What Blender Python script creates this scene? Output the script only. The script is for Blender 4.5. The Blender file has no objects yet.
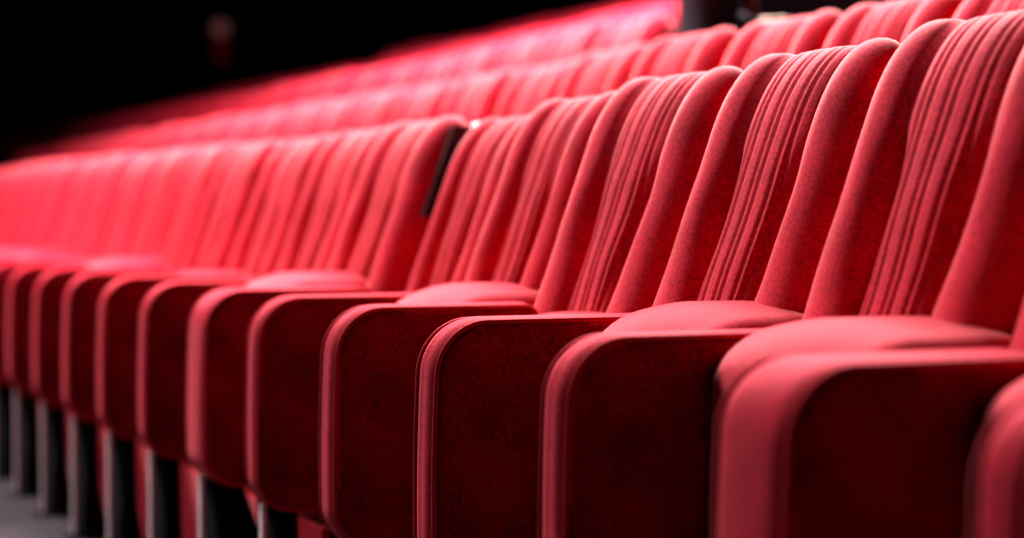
import bpy, bmesh, math, random
from math import sin, cos, pi, sqrt, radians
from mathutils import Vector

random.seed(7)
scene = bpy.context.scene
COL = scene.collection

# ------------------------------------------------------------------ helpers
def link_mesh(name, verts, faces, mat, parent=None, smooth=True):
    me = bpy.data.meshes.new(name)
    me.from_pydata([tuple(v) for v in verts], [], faces)
    me.update()
    bm = bmesh.new(); bm.from_mesh(me)
    bmesh.ops.remove_doubles(bm, verts=bm.verts, dist=1e-5)
    bmesh.ops.recalc_face_normals(bm, faces=bm.faces)
    bm.to_mesh(me); bm.free()
    if smooth:
        for p in me.polygons: p.use_smooth = True
    me.materials.append(mat)
    o = bpy.data.objects.new(name, me)
    COL.objects.link(o)
    if parent: o.parent = parent
    return o

def empty(name, loc=(0, 0, 0)):
    o = bpy.data.objects.new(name, None)
    o.empty_display_size = .1
    COL.objects.link(o); o.location = loc
    return o

def tag(o, label, cat, group=None):
    o['label'] = label; o['category'] = cat
    if group: o['group'] = group

def box_geo(x0, x1, y0, y1, z0, z1):
    v = [(x, y, z) for x in (x0, x1) for y in (y0, y1) for z in (z0, z1)]
    f = [(0, 1, 3, 2), (4, 6, 7, 5), (0, 4, 5, 1), (2, 3, 7, 6), (0, 2, 6, 4), (1, 5, 7, 3)]
    return v, f

def box(name, b, mat, parent=None, bevel=0.0, kind=None):
    v, f = box_geo(*b)
    o = link_mesh(name, v, f, mat, parent, smooth=False)
    if bevel:
        bm = bmesh.new(); bm.from_mesh(o.data)
        bmesh.ops.bevel(bm, geom=bm.edges[:], offset=bevel, segments=3, affect='EDGES', profile=.5)
        bm.to_mesh(o.data); bm.free()
    if kind: o['kind'] = kind
    return o

def tube_geo(path, r, closed=False, n=8):
    """ring sweep along a list of Vectors"""
    V = []; F = []
    m = len(path)
    for i, p in enumerate(path):
        a = path[(i - 1) % m] if (closed or i > 0) else p
        b = path[(i + 1) % m] if (closed or i < m - 1) else p
        t = (b - a).normalized()
        up = Vector((0, 1, 0)) if abs(t.y) < .9 else Vector((1, 0, 0))
        s = t.cross(up).normalized(); w = s.cross(t).normalized()
        rr = r[i] if isinstance(r, (list, tuple)) else r
        for k in range(n):
            an = 2 * pi * k / n
            V.append(p + s * (rr * cos(an)) + w * (rr * sin(an)))
    for i in range(m if closed else m - 1):
        j = (i + 1) % m
        for k in range(n):
            l = (k + 1) % n
            F.append((i * n + k, i * n + l, j * n + l, j * n + k))
    if not closed:
        F.append(tuple(range(n))); F.append(tuple((m - 1) * n + k for k in range(n)))
    return V, F

# ------------------------------------------------------------------ materials
def new_mat(name):
    m = bpy.data.materials.new(name); m.use_nodes = True
    nt = m.node_tree
    return m, nt, nt.nodes['Principled BSDF']

def velvet(name, dark, light, sheen=.7, tint=(1, .54, .52), scale=1.0):
    m, nt, b = new_mat(name)
    N = nt.nodes; L = nt.links
    tc = N.new('ShaderNodeTexCoord')
    n1 = N.new('ShaderNodeTexNoise'); n1.inputs['Scale'].default_value = 150 * scale
    n1.inputs['Detail'].default_value = 5; n1.inputs['Roughness'].default_value = .7
    n2 = N.new('ShaderNodeTexNoise'); n2.inputs['Scale'].default_value = 9
    n2.inputs['Detail'].default_value = 3
    L.new(tc.outputs['Object'], n1.inputs['Vector']); L.new(tc.outputs['Object'], n2.inputs['Vector'])
    mx = N.new('ShaderNodeMath'); mx.operation = 'MULTIPLY_ADD'
    L.new(n2.outputs['Fac'], mx.inputs[0]); mx.inputs[1].default_value = .45
    L.new(n1.outputs['Fac'], mx.inputs[2])
    cr = N.new('ShaderNodeValToRGB')
    cr.color_ramp.elements[0].position = .55; cr.color_ramp.elements[0].color = (*dark, 1)
    cr.color_ramp.elements[1].position = .88; cr.color_ramp.elements[1].color = (*light, 1)
    L.new(mx.outputs[0], cr.inputs['Fac']); L.new(cr.outputs['Color'], b.inputs['Base Color'])
    bp = N.new('ShaderNodeBump'); bp.inputs['Strength'].default_value = .5
    bp.inputs['Distance'].default_value = .002
    L.new(n1.outputs['Fac'], bp.inputs['Height']); L.new(bp.outputs['Normal'], b.inputs['Normal'])
    b.inputs['Roughness'].default_value = .85
    b.inputs['Specular IOR Level'].default_value = .15
    b.inputs['Sheen Weight'].default_value = sheen
    b.inputs['Sheen Roughness'].default_value = .38
    b.inputs['Sheen Tint'].default_value = (*tint, 1)
    return m

def plain(name, col, rough=.6, metal=0, noise=None, bump=0, spec=.5):
    m, nt, b = new_mat(name)
    N = nt.nodes; L = nt.links
    b.inputs['Roughness'].default_value = rough; b.inputs['Metallic'].default_value = metal
    b.inputs['Specular IOR Level'].default_value = spec
    tc = N.new('ShaderNodeTexCoord'); n = N.new('ShaderNodeTexNoise')
    n.inputs['Scale'].default_value = noise or 30; n.inputs['Detail'].default_value = 4
    L.new(tc.outputs['Object'], n.inputs['Vector'])
    cr = N.new('ShaderNodeValToRGB')
    cr.color_ramp.elements[0].position = .3; cr.color_ramp.elements[1].position = .75
    cr.color_ramp.elements[0].color = (*[c * .75 for c in col], 1)
    cr.color_ramp.elements[1].color = (*[min(1, c * 1.2) for c in col], 1)
    L.new(n.outputs['Fac'], cr.inputs['Fac']); L.new(cr.outputs['Color'], b.inputs['Base Color'])
    if bump:
        bp = N.new('ShaderNodeBump'); bp.inputs['Strength'].default_value = bump
        bp.inputs['Distance'].default_value = .003
        L.new(n.outputs['Fac'], bp.inputs['Height']); L.new(bp.outputs['Normal'], b.inputs['Normal'])
    return m

M_BACK = velvet('red_felt_back', (.38, .003, .020), (.74, .014, .056), .9)
M_SEAT = velvet('red_felt_seat', (.42, .004, .022), (.72, .014, .055), .6)
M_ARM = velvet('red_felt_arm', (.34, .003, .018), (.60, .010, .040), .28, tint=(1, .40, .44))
M_ARMSHADE = velvet('red_felt_arm_shade', (.11, .0006, .006), (.36, .003, .019), .22)  # same arm felt, darkened: shade of the side faces put into the colour
M_PIPE = velvet('red_piping', (.34, .003, .014), (.58, .010, .032), .25, scale=2)
M_KICK = velvet('red_base_felt', (.55, .006, .030), (.80, .02, .06), sheen=.5)
M_BLACK = plain('black_steel', (.003, .002, .003), .8, 0, 60, 0, .1)
M_SHELL = plain('black_plastic', (.010, .006, .008), .5, 0, 80)
M_CHROME = plain('brushed_metal', (.85, .76, .78), .4, .3, 90)
M_FLOOR = plain('floor_carpet', (.046, .038, .044), .9, 0, 160, .4, .2)
M_STEP = plain('step_carpet', (.022, .012, .015), .95, 0, 160, .4, .1)
M_WALL = plain('dark_wall', (.035, .010, .014), .9, 0, 6, 0, .1)

# ------------------------------------------------------------------ layout numbers (metres)
PITCH = .495
SEAM0 = 2.58
ROW_DX = .90
ROW_Z = [0, .232, .530, .760, 1.01]
X0 = 1.18
ARM_T = .10
LEAN = math.atan(.37)
BXB = .282

# ------------------------------------------------------------------ backrest
def back_geo(seed):
    rnd = random.Random(seed)
    W = .2435; L = 1.043; H = .058
    ph = [rnd.uniform(0, 6) for _ in range(6)]
    amp_w = rnd.uniform(.8, 1.2)
    EW = .085
    GR = [-.93, -.66, -.50, -.16, .02, .36, .54, .90]
    cols = []       # (kind, value) : signed u parameter
    NB = 17
    for k in range(NB): cols.append(('b', -1, 1 - k / NB))
    for k in range(71): cols.append(('c', 0, -1 + 2 * k / 70))
    for k in range(1, NB + 1): cols.append(('b', 1, k / NB))
    NF, NA, NR = 42, 24, 14
    def sm(a, b, x):
        x = max(0, min(1, (x - a) / (b - a))); return x * x * (3 - 2 * x)
    V = []
    for kind, sg, q in cols:
        ring = []
        for r in range(NF + NA + NR):
            if r < NF:   t = r / NF; ph_h = t; part = 0
            elif r < NF + NA: part = 1; ang = pi * (r - NF) / NA
            else: part = 2; t = 1 - (r - NF - NA) / (NR - 1)
            hf = t if part == 0 else 1.0
            wc = .064 + .050 * hf
            if kind == 'c':
                u = q * wc
                e = 1.0
                rib = .003 - .0042 * max(math.exp(-((q - g) / .045) ** 2) for g in GR)
                rise = 0.0
                p = 0
            else:
                p = q
                pp = 1 - (1 - p) ** 1.35 if p < 1 else 1
                u = sg * (wc + (W - wc) * pp)
                d = max(0, (abs(u) - (W - EW)) / EW)
                e = sqrt(max(0, 1 - d ** 2.3))
                rise = sqrt(1 - (1 - min(pp / .42, 1)) ** 2)
                rib = .0065 * (0)
            crease = .012 + .050 * sm(.55, .82, hf) * (1 - sm(.84, .99, hf))
            loc = math.exp(-((1 - abs(q)) / .26) ** 2) if kind == 'c' else (1 - rise)
            bolster = .018 * rise - crease * loc + (.006 * (1 - q * q) if kind == 'c' else 0)
            topfade = 1
            wr = .0020 * amp_w * (sin(9 * hf * 3 + ph[0] + 14 * u) * .5 + sin(17 * hf + ph[1] - 22 * u) * .35)
            wr += .004 * sin(hf * 5 + ph[2]) * sin(u * 9 + ph[3])
            bulge = .018 * sm(0, .35, hf)
            nf = H + (bolster + rib + bulge) * topfade + wr * (1 - .5 * sm(.9, 1, hf))
            Lh = L - .175 - .002 * (1 - rise if kind == 'b' else 1)
            if kind == 'b': Lh -= .035 * (1 - e) ** 1.3
            cap = .175
            if part == 0:
                h = t * Lh; n = nf * e - H
                # smooth roll backwards near the top
                n -= .0
            elif part == 1:
                a = nf * e; b_ = H * e
                cx_ = (a - b_) / 2; rx = (a + b_) / 2
                n = cx_ + rx * cos(ang) - H
                h = Lh + cap * (.55 + .45 * e) * sin(ang) ** .92 if sin(ang) > 0 else Lh
            else:
                h = t * Lh; n = -H * e - H
            ring.append((u, h, n))
        V.append(ring)
    verts = []; R = NF + NA + NR
    a = LEAN
    xb, zb = BXB, .30
    for ring in V:
        for (u, h, n) in ring:
            n2 = n
            verts.append((xb + h * sin(a) - n2 * cos(a), u, zb + h * cos(a) + n2 * sin(a)))
    F = []
    C = len(V)
    for c in range(C - 1):
        for r in range(R):
            s = (r + 1) % R
            F.append((c * R + r, (c + 1) * R + r, (c + 1) * R + s, c * R + s))
    F.append(tuple(range(R))); F.append(tuple((C - 1) * R + r for r in range(R)))
    return verts, F

# ------------------------------------------------------------------ rounded slab with pillow sides
def rrect(x0, x1, z0, z1, rf_t, rf_b, rr, n=10, ins=0.0, bow=0.0):
    """outline in xz, front (x0) corners bigger; starts rear bottom"""
    x0 += ins; x1 -= ins; z0 += ins; z1 -= ins
    rs = [max(.004, r - ins) for r in (rr, rf_b, rf_t, rr)]
    P = []
    cs = [((x1 - rs[0], z0 + rs[0]), -pi / 2 + 0, 'rb', rs[0]), ((x0 + rs[1], z0 + rs[1]), 0, 'fb', rs[1]),
          ((x0 + rs[2], z1 - rs[2]), 0, 'ft', rs[2]), ((x1 - rs[3], z1 - rs[3]), 0, 'rt', rs[3])]
    st = {'rb': 0, 'fb': -pi / 2, 'ft': -pi, 'rt': -3 * pi / 2}
    for (cx, cz), _, k, r in cs:
        for i in range(n + 1):
            an = st[k] - (pi / 2) * i / n
            P.append((cx + r * cos(an), cz + r * sin(an)))
    # densify straight runs
    out = []
    m = len(P)
    for i in range(m):
        a = P[i]; b = P[(i + 1) % m]
        d = math.hypot(a[0] - b[0], a[1] - b[1])
        out.append(a)
        if i % (n + 1) == n:
            for k in range(1, 8):
                out.append((a[0] + (b[0] - a[0]) * k / 8, a[1] + (b[1] - a[1]) * k / 8))
    zc = (z0 + z1) / 2; hh = (z1 - z0) / 2
    res = []
    for x, z in out:
        if bow and x < (x0 + x1) / 2:
            w = ((x0 + x1) / 2 - x) / ((x1 - x0) / 2)
            x -= bow * w * (1 - ((z - zc + hh * .3) / hh) ** 2 * .8)
        res.append((x, z))
    return res

def slab_geo(rings, ypos, args, bow=0.0, wob=None):
    V = []; F = []
    M = None
    for ins, y in zip(rings, ypos):
        pts = rrect(*args, ins=ins, bow=bow)
        M = len(pts)
        for x, z in pts:
            yy = y
            if wob: yy += wob(x, z)
            V.append((x, yy, z))
    for k in range(len(rings) - 1):
        for i in range(M):
            j = (i + 1) % M
            F.append((k * M + i, k * M + j, (k + 1) * M + j, (k + 1) * M + i))
    F.append(tuple(range(M))); F.append(tuple((len(rings) - 1) * M + i for i in range(M)))
    return V, F

AX = (0.0, .47, .36, .807, .085, .075, .05)

def slant(v):
    # the rear edge of the armrest follows the lean of the backrest
    x, y, z = v
    lim = .235 + .37 * (z - .30)
    k = max(0, (x - .16) / (AX[1] - .16))
    return Vector((x + (lim - AX[1]) * k, y, z))

def armrest_geo(seed, T=ARM_T):
    rnd = random.Random(seed)
    t = T / 2; p1, p2 = rnd.uniform(0, 6), rnd.uniform(0, 6)
    rings = [.17, .12, .08, .045, .022, .010, .0035, .0065, .001, -.004, -.0065, -.0045, -.0065, -.004, .001, .0065, .0035, .010, .022, .045, .08, .12, .17]
    ys = [-t - .006, -t - .0055, -t - .004, -t - .002, -t, -t + .002, -t + .006, -t + .010, -t + .014, -t + .028, -t + .044, 0, t - .044, t - .028, t - .014, t - .010, t - .006, t - .002, t, t + .002, t + .004, t + .0055, t + .006]
    f = lambda x, z: .0025 * sin(x * 11 + p1) * sin(z * 9 + p2)
    V, F = slab_geo(rings, ys, AX, bow=.008, wob=f)
    return [slant(v) for v in V], F

def piping_geo(y):
    pts = [slant((x, y, z)) for x, z in rrect(*AX, ins=.001, bow=.008)]
    return tube_geo(pts, .0048, closed=True, n=7)

def cushion_geo(top, front, rear, seed):
    """tipped-up seat: thick upholstered block, crowned top, rounded front"""
    rnd = random.Random(seed)
    w = .186
    rings = []; ys = []
    n = 9
    for k in range(n + 1):
        a = (pi / 2) * k / n
        rings.append(.036 * (1 - sin(a)) ); ys.append(-w + .040 * (1 - cos(a)))
    rings += [-.003, -.006, -.007, -.006, -.003]
    ys += [-w * .55, -w * .3, 0, w * .3, w * .55]
    for k in range(n + 1):
        a = (pi / 2) * (1 - k / n)
        rings.append(.036 * (1 - sin(a))); ys.append(w - .040 * (1 - cos(a)))
    rings = [.09, .06] + rings + [.06, .09]
    ys = [-w - .004, -w - .003] + ys + [w + .003, w + .004]
    V, F = slab_geo(rings, ys, (front, rear, .25, top, .09, .06, .08), bow=.006)
    # taper the lower rear so it follows the reclined back
    out = []
    for x, y, z in V:
        f = (z - .25) / (top - .25)
        lim = .33 + (rear - .235) * max(0, min(1, f)) ** .8
        x2 = front + (x - front) * (lim - front) / (rear - front)
        # crown of the front lip across the width
        z2 = z + (.012 * (1 - (y / w) ** 2)) * max(0, f) ** 3
        out.append((x2, y, z2))
    return out, F

ARM_Y = -.2475 - .046 - ARM_T / 2
CUSH_Y = ARM_Y + PITCH / 2

def shift(V, dy): return [(v[0], v[1] + dy, v[2]) for v in V]

def leg_geo(gusset=False):
    # upright flat post under the armrest, flaring to a foot
    t = .012
    foot = .10
    prof = [(.022, .375), (.020, .012), (-.01, .012), (-.012, 0), (.20, 0), (.20, .012), (.115, .03), (.092, .16), (.088, .375)]
    if gusset: prof = [(.022, .375), (.020, .012), (-.01, .012), (-.012, 0), (.25, 0), (.25, .012), (.235, .03), (.165, .20), (.10, .375)]
    V = [(x, -t, z) for x, z in prof] + [(x, t, z) for x, z in prof]
    m = len(prof)
    F = [tuple(range(m)), tuple(range(2 * m - 1, m - 1, -1))]
    for i in range(m):
        j = (i + 1) % m
        F.append((i, j, m + j, m + i))
    return V, F

def make_proto():
    P = {}
    P['backs'] = []
    for s in range(4):
        v, f = back_geo(s + 3); P['backs'].append(link_mesh('backrest', v, f, M_BACK))
    P['arms'] = []
    for s in range(4):
        T = (ARM_T, ARM_T, ARM_T, .175)[s]
        v, f = armrest_geo(s, T); P['arms'].append(link_mesh('armrest', shift(v, ARM_Y - (T - ARM_T) / 2), f, M_ARM))
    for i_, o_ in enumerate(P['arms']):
        o_.data.materials.append(M_ARMSHADE)
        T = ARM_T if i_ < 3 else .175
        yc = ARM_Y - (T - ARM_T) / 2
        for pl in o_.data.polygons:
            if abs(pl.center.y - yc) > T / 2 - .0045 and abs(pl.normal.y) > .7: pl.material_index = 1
    P['pipes'] = []
    for y in (-ARM_T / 2 + .0085, ARM_T / 2 - .0085):
        v, f = piping_geo(ARM_Y + y); P['pipes'].append(link_mesh('piping', v, f, M_PIPE))
    P['seats'] = []
    for (top, fr, re) in ((.822, .20, .46), (.785, .25, .44), (.824, .25, .47), (.800, .22, .45)):
        v, f = cushion_geo(top, fr, re, 1); P['seats'].append(link_mesh('seat', shift(v, CUSH_Y), f, M_SEAT))
    P['legs'] = []
    for g in (False, True):
        v, f = leg_geo(g); P['legs'].append(link_mesh('leg', shift(v, ARM_Y), f, M_BLACK))
    v, f = box_geo(.010, .0205, ARM_Y - .0125, ARM_Y + .0125, .013, .372)
    P['trim'] = link_mesh('metal_trim', v, f, M_CHROME, smooth=False)
    # lower base panel between the posts
    v, f = box_geo(.195, .212, CUSH_Y - .185, CUSH_Y + .185, .012, .30)
    v = [(x - (z * .10), y, z) for x, y, z in v]
    P['kick'] = link_mesh('base_panel', v, f, M_KICK, smooth=False)
    # black rear shell
    a = LEAN; vs = []
    W = .205
    for (h, n0) in ((.05, -.118), (.30, -.124), (.60, -.126), (.88, -.122)):
        for u in [W * (k / 6 - 1) for k in range(13)]:
            for d in (0, -.012):
                n = n0 + d + .006 * (u / W) ** 2
                vs.append((BXB + h * sin(a) - n * cos(a), u, .30 + h * cos(a) + n * sin(a)))
    F = []
    def id_(i, j, k): return (i * 13 + j) * 2 + k
    for i in range(3):
        for j in range(12):
            for k in (0, 1):
                F.append((id_(i, j, k), id_(i, j + 1, k), id_(i + 1, j + 1, k), id_(i + 1, j, k)))
    for i in range(3):
        for j in (0, 12): F.append((id_(i, j, 0), id_(i + 1, j, 0), id_(i + 1, j, 1), id_(i, j, 1)))
    for j in range(12):
        for i in (0, 3): F.append((id_(i, j, 0), id_(i, j + 1, 0), id_(i, j + 1, 1), id_(i, j, 1)))
    P['shell'] = link_mesh('back_shell', vs, F, M_SHELL)
    return P

P = make_proto()
ALL_PROTO = P['backs'] + P['arms'] + P['pipes'] + P['seats'] + P['legs'] + [P['trim'], P['kick'], P['shell']]

def clone(src, parent, name=None):
    o = src.copy(); o.parent = parent
    if name: o.name = name
    COL.objects.link(o)
    return o

def chair(x, y, z, label, group, bi=0, si=1, ai=0, li=0, rec=(0, 0), end_arm=False, by=0, bw=1, cw=1):
    root = empty('theatre_chair', (x, y, z))
    tag(root, label, 'chair', group)
    b = clone(P['backs'][bi], root, 'backrest'); b.location = (rec[0], by, rec[1]); b.scale.y = bw
    s = clone(P['shell'], root, 'back_shell'); s.location = (rec[0], by, rec[1]); s.scale.y = bw
    for c_ in (clone(P['seats'][si], root, 'seat'), clone(P['kick'], root, 'base_panel')):
        if cw != 1:      # narrower seat beside a broad armrest
            c_.scale.y = cw; c_.location.y = (1 - cw) * CUSH_Y - .186 * (1 - cw)
    for k in range(2 if end_arm else 1):
        a = clone(P['arms'][ai], root, 'armrest'); a.location.y = PITCH * k
        for q_, p in enumerate(P['pipes']):
            pc = clone(p, a, 'piping')
            if ai == 3 and q_ == 0: pc.location.y = -.075
        l = clone(P['legs'][li], root, 'leg'); l.location.y = PITCH * k
        clone(P['trim'], l, 'metal_trim')
    return root

ORD = ['first', 'second', 'third', 'fourth', 'fifth', 'sixth', 'seventh', 'eighth', 'ninth', 'tenth', 'eleventh', 'twelfth']
rnd = random.Random(21)
# front row
seat_pick = {-2: 3, -1: 0, 0: 2, 1: 1, 2: 2, 3: 1, 4: 0, 5: 1, 6: 3}
arm_pick = {-1: 3, 4: 3}
back_rec = {-2: (0, .012), -1: (-.006, .018), 0: (0, .004), 1: (0, -.006), 2: (.016, -.024), 3: (.034, -.048), 4: (-.012, -.036), 5: (.006, -.040), 6: (.006, -.044)}
SPECIAL = {
    -2: 'red theatre chair at the right edge, mostly cut off, only its blurred armrest showing',
    -1: 'red felt theatre chair with the largest ribbed backrest, top right of the photo',
    0: 'sharply focused red theatre chair with ribbed back, just left of the largest backrest',
    1: 'red theatre chair with humped ribbed back, just left of the sharply focused chair',
    2: 'red theatre chair with lower rounded back, between the tall humped back and the narrow back',
    3: 'red theatre chair with narrow sunken back, right of the dark gap with silver bracket',
    4: 'red theatre chair whose dark back edge carries a small silver bracket',
}
chairs1 = {}
for j in range(-2, 18):
    y = SEAM0 + PITCH * (j + .5)
    if j in SPECIAL: lab = SPECIAL[j]
    elif j <= 11: lab = 'blurred front-row theatre chair, %s to the left of the silver bracket chair' % ORD[j - 5]
    else: lab = 'very blurred red front-row theatre chair at the far left end of the row'
    chairs1[j] = chair(X0, y, 0, lab, 'front row of red theatre chairs', bi=j % 4, si=seat_pick.get(j, rnd.choice([0, 1, 1, 3])),
                       ai=arm_pick.get(j, j % 3), li=1 if j == 4 else 0, rec=back_rec.get(j, (rnd.uniform(-.008, .012), rnd.uniform(-.05, -.036) + min(.03, max(0, j - 7) * .006))), end_arm=(j == 17),
                       by={2: -.033, 3: -.115}.get(j, -.165 if j >= 4 else 0), bw={2: .87, 3: .80}.get(j, 1), cw=.79 if j in (-2, 3) else 1)
# rear rows: (row index, first y, last y)
NAMES = {1: 'second row', 2: 'third row', 3: 'fourth row', 4: 'fifth row'}
for r, ya, yb in ((1, 2.63, 15.6), (2, 6.68, 27.9), (3, 8.20, 17.1), (4, 9.85, 14.55)):
    n = int(round((yb - ya) / PITCH))
    for k in range(n):
        y = ya + PITCH * (k + .5)
        if k < 8: lab = 'blurred pale red theatre chair in the %s, %s from the right end' % (NAMES[r], ORD[k])
        else: lab = 'blurred red theatre chair in the middle or far part of the %s' % NAMES[r]
        sx = -min(.33, .002 * max(0, y - 6.5) ** 2) if r > 1 else 0
        chair(X0 + ROW_DX * r + sx, y, ROW_Z[r], lab, '%s of red theatre chairs' % NAMES[r],
              bi=rnd.randrange(4), si=rnd.randrange(4), ai=k % 3, rec=(rnd.uniform(-.012, .012), rnd.uniform(-.015, .008)), end_arm=(k == n - 1))
for o in ALL_PROTO: bpy.data.objects.remove(o)

# small silver bracket on the near top side of chair 4
c4 = chairs1[4]
br = empty_dummy = None
pv, pf = tube_geo([Vector((.690, -.440, 1.195)), Vector((.690, -.405, 1.195))], .016, n=16)
br = link_mesh('bracket', pv, pf, M_CHROME, c4); br['label'] = 'small silver bracket'
pv, pf = box_geo(.590, .700, -.413, -.404, .98, 1.20)
pv = [(x + (z - 1.10) * .37, y, z) for x, y, z in pv]
link_mesh('gap_shade', pv, pf, M_SHELL, c4, smooth=False)  # dark sheet added to stand for the shade in the gap between backs

# ------------------------------------------------------------------ setting
box('floor', (-4, X0 + ROW_DX - .38, -1.5, 29.0, -.1, 0), M_FLOOR, kind='structure')
edges = [X0 + ROW_DX * r - .38 for r in range(1, 5)] + [8.5]
for r in range(1, 5):
    b = box('trim_%d' % r, (edges[r - 1], edges[r], -1.5, 29.0, -.1, ROW_Z[r]), M_STEP, kind='structure')
box('wall_far', (-4, 8.5, 29.0, 29.2, -.1, 7), M_WALL, kind='structure')
box('wall_right', (8.5, 8.7, -1.5, 29.2, -.1, 7), M_WALL, kind='structure')

# ------------------------------------------------------------------ dim wall lamp on the far wall
D = 29.0
def from_pixel(px, py, y=None):
    f = 1950.; yaw, pit = YAW, PITCHDOWN
    fx = (px - 512) / f; fy = (269 - py) / f
    fw = Vector((sin(yaw) * cos(pit), cos(yaw) * cos(pit), -sin(pit)))
    rt = Vector((cos(yaw), -sin(yaw), 0)); up = rt.cross(fw)
    d = fw + rt * fx + up * fy
    return CAMP + d * ((y - CAMP.y) / d.y)
YAW = .420; PITCHDOWN = .0265
CAMP = Vector((0, 0, .978))
LX = from_pixel(220, 40, 28.9)
lamp = empty('wall_lamp', (LX.x, 29.0, LX.z - .2))
tag(lamp, 'dim wall lamp, greyish round head above a dark red body, on far wall', 'lamp')
M_GLOBE = plain('frosted_glass', (.55, .32, .32), .5, 0, 10)
M_DRED = plain('dark_red_enamel', (.35, .010, .02), .5, 0, 20)
for m_, c_, e_ in ((M_GLOBE, (.75, .26, .26, 1), .16), (M_DRED, (.6, .01, .03, 1), .055)):
    b_ = m_.node_tree.nodes['Principled BSDF']
    b_.inputs['Emission Color'].default_value = c_; b_.inputs['Emission Strength'].default_value = e_  # enamel body gets added glow besides the globe, to show against the dark wall
def lathe(name, prof, mat, parent, loc=(0, 0, 0), n=24):
    V = []; F = []
    for r, z in prof:
        for k in range(n):
            a = 2 * pi * k / n; V.append((loc[0] + r * cos(a), loc[1] + r * sin(a), loc[2] + z))
    for i in range(len(prof) - 1):
        for k in range(n):
            l = (k + 1) % n; F.append((i * n + k, i * n + l, (i + 1) * n + l, (i + 1) * n + k))
    F.append(tuple(range(n))); F.append(tuple((len(prof) - 1) * n + k for k in range(n)))
    return link_mesh(name, V, F, mat, parent)
lathe('lamp_body', [(.03, -.16), (.075, -.12), (.095, 0), (.10, .22), (.085, .26), (.04, .28)], M_DRED, lamp, (0, -.14, 0))
lathe('globe', [(.12 * sin(pi * k / 14) + .001, .37 - .12 * cos(pi * k / 14)) for k in range(15)], M_GLOBE, lamp, (0, -.14, 0))
v, f = box_geo(-.06, .06, -.06, 0, -.05, .15)
link_mesh('wall_plate', v, f, M_BLACK, lamp, smooth=False)

# ------------------------------------------------------------------ standing person in the dark aisle (only the waist shows)
M_JACKET = plain('charcoal_cloth', (.045, .036, .045), .9, 0, 50, .3, .2)
M_TROUSER = plain('black_cloth', (.012, .010, .012), .9, 0, 50, .3, .2)
M_SKIN = plain('skin', (.62, .36, .22), .55, 0, 20)
M_HAIR = plain('dark_hair', (.02, .012, .008), .6, 0, 120)
M_SHIRT = plain('dusty_red_cloth', (.25, .07, .08), .9, 0, 50)

def skinned(name, nodes, edges_, mat, parent, sub=2):
    me = bpy.data.meshes.new(name)
    me.from_pydata([n[0] for n in nodes], edges_, [])
    o = bpy.data.objects.new(name, me); COL.objects.link(o); o.parent = parent
    sk = o.modifiers.new('skin', 'SKIN')
    for i, n in enumerate(nodes):
        r = n[1] if isinstance(n[1], tuple) else (n[1], n[1])
        me.skin_vertices[0].data[i].radius = r
        me.skin_vertices[0].data[i].use_root = (i == 0)
    sk.use_smooth_shade = True
    ss = o.modifiers.new('sub', 'SUBSURF'); ss.levels = sub; ss.render_levels = sub
    me.materials.append(mat)
    return o

pp = from_pixel(688, 14, 5.62)
PZ = ROW_Z[2]
person = empty('person', (3.22, 5.62, PZ))
person.rotation_euler.z = radians(-28)
tag(person, 'person in a charcoal jacket standing in the dark aisle with one forearm held forward', 'person')
# local: faces +x
body = [((0, 0, .95), (.13, .16)), ((0, 0, 1.10), (.105, .135)), ((.01, 0, 1.28), (.12, .17)), ((0, 0, 1.42), (.09, .15)), ((.01, 0, 1.50), .052), ((.03, 0, 1.56), .05),
        ((-.0, .17, 1.41), .06), ((-.03, .23, 1.13), .043), ((.18, .20, 1.10), .034),
        ((-.0, -.17, 1.41), .06), ((-.02, -.23, 1.14), .043), ((.15, -.19, 1.22), .034),
        ((0, .09, .88), .09), ((.01, .10, .50), .062), ((-.02, .10, .10), .042), ((.09, .11, .035), (.035, .04)),
        ((0, -.09, .88), .09), ((.01, -.10, .50), .062), ((-.02, -.10, .10), .042), ((.09, -.11, .035), (.035, .04))]
ed = [(0, 1), (1, 2), (2, 3), (3, 4), (4, 5), (3, 6), (6, 7), (7, 8), (3, 9), (9, 10), (10, 11), (0, 12), (12, 13), (13, 14), (14, 15), (0, 16), (16, 17), (17, 18), (18, 19)]
skinned('body', body, ed, M_JACKET, person)
v = []; 
head = bpy.data.meshes.new('head'); bm = bmesh.new()
bmesh.ops.create_uvsphere(bm, u_segments=32, v_segments=24, radius=1)
for q in bm.verts:
    x, y, z = q.co
    w = .98 - .22 * max(0, -z) ** 1.5
    fx = x * .098 * w; fy = y * .076 * w; fz = z * .118
    if x > 0:
        fx += .024 * math.exp(-((y / .16) ** 2) - ((z + .12) / .20) ** 2)       # nose
        fx -= .010 * math.exp(-(((abs(y) - .38) / .16) ** 2) - ((z - .05) / .12) ** 2)  # eye sockets
        fx += .006 * math.exp(-((y / .3) ** 2) - ((z + .48) / .07) ** 2)       # lips
        fx += .012 * math.exp(-((y / .35) ** 2) - ((z + .8) / .2) ** 2)        # chin
    q.co = (fx + .03, fy, fz + 1.66)
bm.to_mesh(head); bm.free()
for p_ in head.polygons: p_.use_smooth = True
head.materials.append(M_SKIN)
ho = bpy.data.objects.new('head', head); COL.objects.link(ho); ho.parent = person
for s in (-1, 1):
    lathe('ear', [(.004, -.028), (.012, -.018), (.014, .005), (.012, .02), (.004, .028)], M_SKIN, ho, (.022, s * .078, 1.655), 10)
    lathe('eye', [(.0115 * sin(pi * k / 8) + .0002, -.0115 * cos(pi * k / 8)) for k in range(9)], plain('eye_white', (.7, .7, .7), .3), ho, (.108, s * .029, 1.667), 12)
hair = bpy.data.meshes.new('hair'); bm = bmesh.new()
bmesh.ops.create_uvsphere(bm, u_segments=32, v_segments=24, radius=1)
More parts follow.
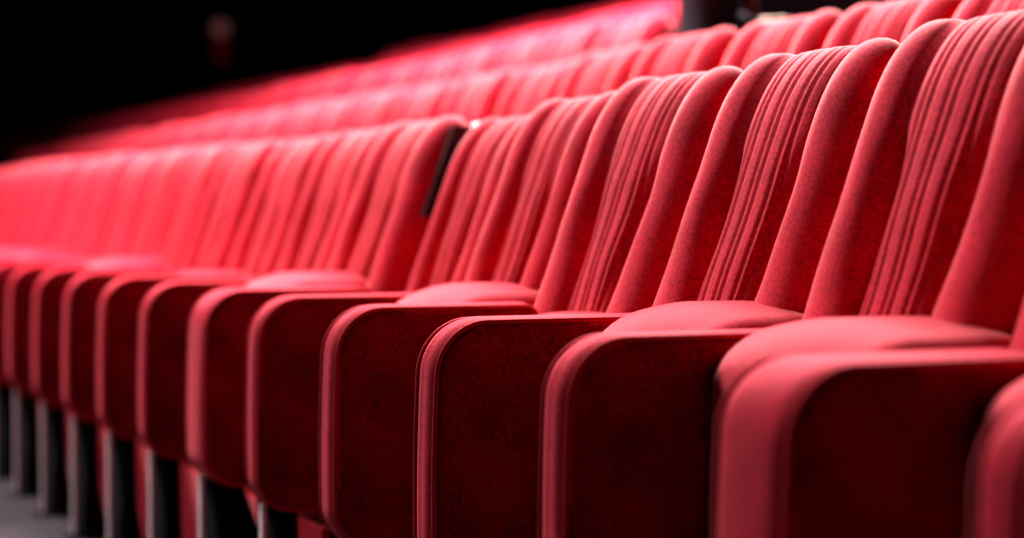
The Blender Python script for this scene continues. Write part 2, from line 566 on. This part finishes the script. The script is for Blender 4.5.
bmesh.ops.delete(bm, geom=[q for q in bm.verts if q.co.z < -.35 or (q.co.x > .35 and q.co.z < .55)], context='VERTS')
for q in bm.verts:
    x, y, z = q.co; q.co = (x * .108 + .022, y * .086, z * .124 + 1.668)
bmesh.ops.solidify(bm, geom=bm.faces[:], thickness=.008)
bm.to_mesh(hair); bm.free(); hair.materials.append(M_HAIR)
for p_ in hair.polygons: p_.use_smooth = True
h2 = bpy.data.objects.new('hair', hair); COL.objects.link(h2); h2.parent = person
for (s, hx, hz) in ((1, .18, 1.10), (-1, .15, 1.22)):
    by = .20 if s > 0 else -.19
    hn = [((hx - .01, by, hz), .028), ((hx + .045, by - s * .01, hz + .004), (.034, .018)), ((hx + .085, by - s * .015, hz + .006), (.036, .016))]
    he = [(0, 1), (1, 2)]
    for k, (dy, ln) in enumerate(((-.028, .060), (-.010, .075), (.010, .070), (.028, .052))):
        i0 = len(hn)
        yb = by - s * .015 + dy
        hn += [((hx + .105, yb, hz + .004), .0095), ((hx + .105 + ln * .5, yb, hz - .006), .0085), ((hx + .10 + ln * .85, yb, hz - .028), .007)]
        he += [(2, i0), (i0, i0 + 1), (i0 + 1, i0 + 2)]
    i0 = len(hn)
    hn += [((hx + .06, by - s * .045, hz + .012), .011), ((hx + .09, by - s * .066, hz + .010), .009)]
    he += [(1, i0), (i0, i0 + 1)]
    skinned('hand', hn, he, M_SKIN, person, 1)
sc_v = [((-.01, 0, 1.47), .07), ((.03, 0, 1.49), .065)]
skinned('scarf', [((.10, .0, 1.33), .030), ((.135, -.02, 1.22), .026), ((.14, -.035, 1.10), .024)], [(0, 1), (1, 2)], M_SHIRT, person, 1)
skinned('trousers', [((0, 0, .93), (.135, .165)), ((0, .09, .86), .098), ((.01, .10, .50), .070), ((-.02, .10, .10), .055), ((0, -.09, .86), .098), ((.01, -.10, .50), .070), ((-.02, -.10, .10), .055)],
        [(0, 1), (1, 2), (2, 3), (0, 4), (4, 5), (5, 6)], M_TROUSER, person)

# ------------------------------------------------------------------ light
def area(name, loc, target, sx, sy, power, col):
    l = bpy.data.lights.new(name, 'AREA'); l.shape = 'RECTANGLE'; l.size = sx; l.size_y = sy
    l.energy = power; l.color = col
    o = bpy.data.objects.new(name, l); COL.objects.link(o); o.location = loc
    d = Vector(target) - Vector(loc)
    o.rotation_euler = d.to_track_quat('-Z', 'Y').to_euler()
    return o
area('stage_light', (-.6, 9.0, 6.6), (1.9, 4.5, 1), 1.6, 1.6, 1180, (1, .93, .93))
area('front_light', (-2.8, 7.2, 3.6), (1.9, 3.2, 1), 1.2, 1.6, 110, (1, .92, .92))
area('ceiling_light', (4.4, 7.6, 5.6), (2.0, 4.0, 1), 1.5, 3.5, 2200, (1, .92, .92))

w = bpy.data.worlds.new('World'); scene.world = w; w.use_nodes = True
w.node_tree.nodes['Background'].inputs[0].default_value = (.05, .02, .025, 1)
w.node_tree.nodes['Background'].inputs[1].default_value = .08

# ------------------------------------------------------------------ camera
cam = bpy.data.cameras.new('camera'); co = bpy.data.objects.new('camera', cam); COL.objects.link(co)
cam.sensor_width = 36; cam.lens = 1950 / 1024 * 36
co.location = CAMP
fw = Vector((sin(YAW) * cos(PITCHDOWN), cos(YAW) * cos(PITCHDOWN), -sin(PITCHDOWN)))
co.rotation_euler = fw.to_track_quat('-Z', 'Y').to_euler()
cam.dof.use_dof = True; cam.dof.focus_distance = 3.25; cam.dof.aperture_fstop = 1.6
cam.clip_end = 100
scene.camera = co
scene.view_settings.view_transform = 'Standard'
scene.view_settings.look = 'None'
scene.view_settings.exposure = .08
scene.view_settings.gamma = .86
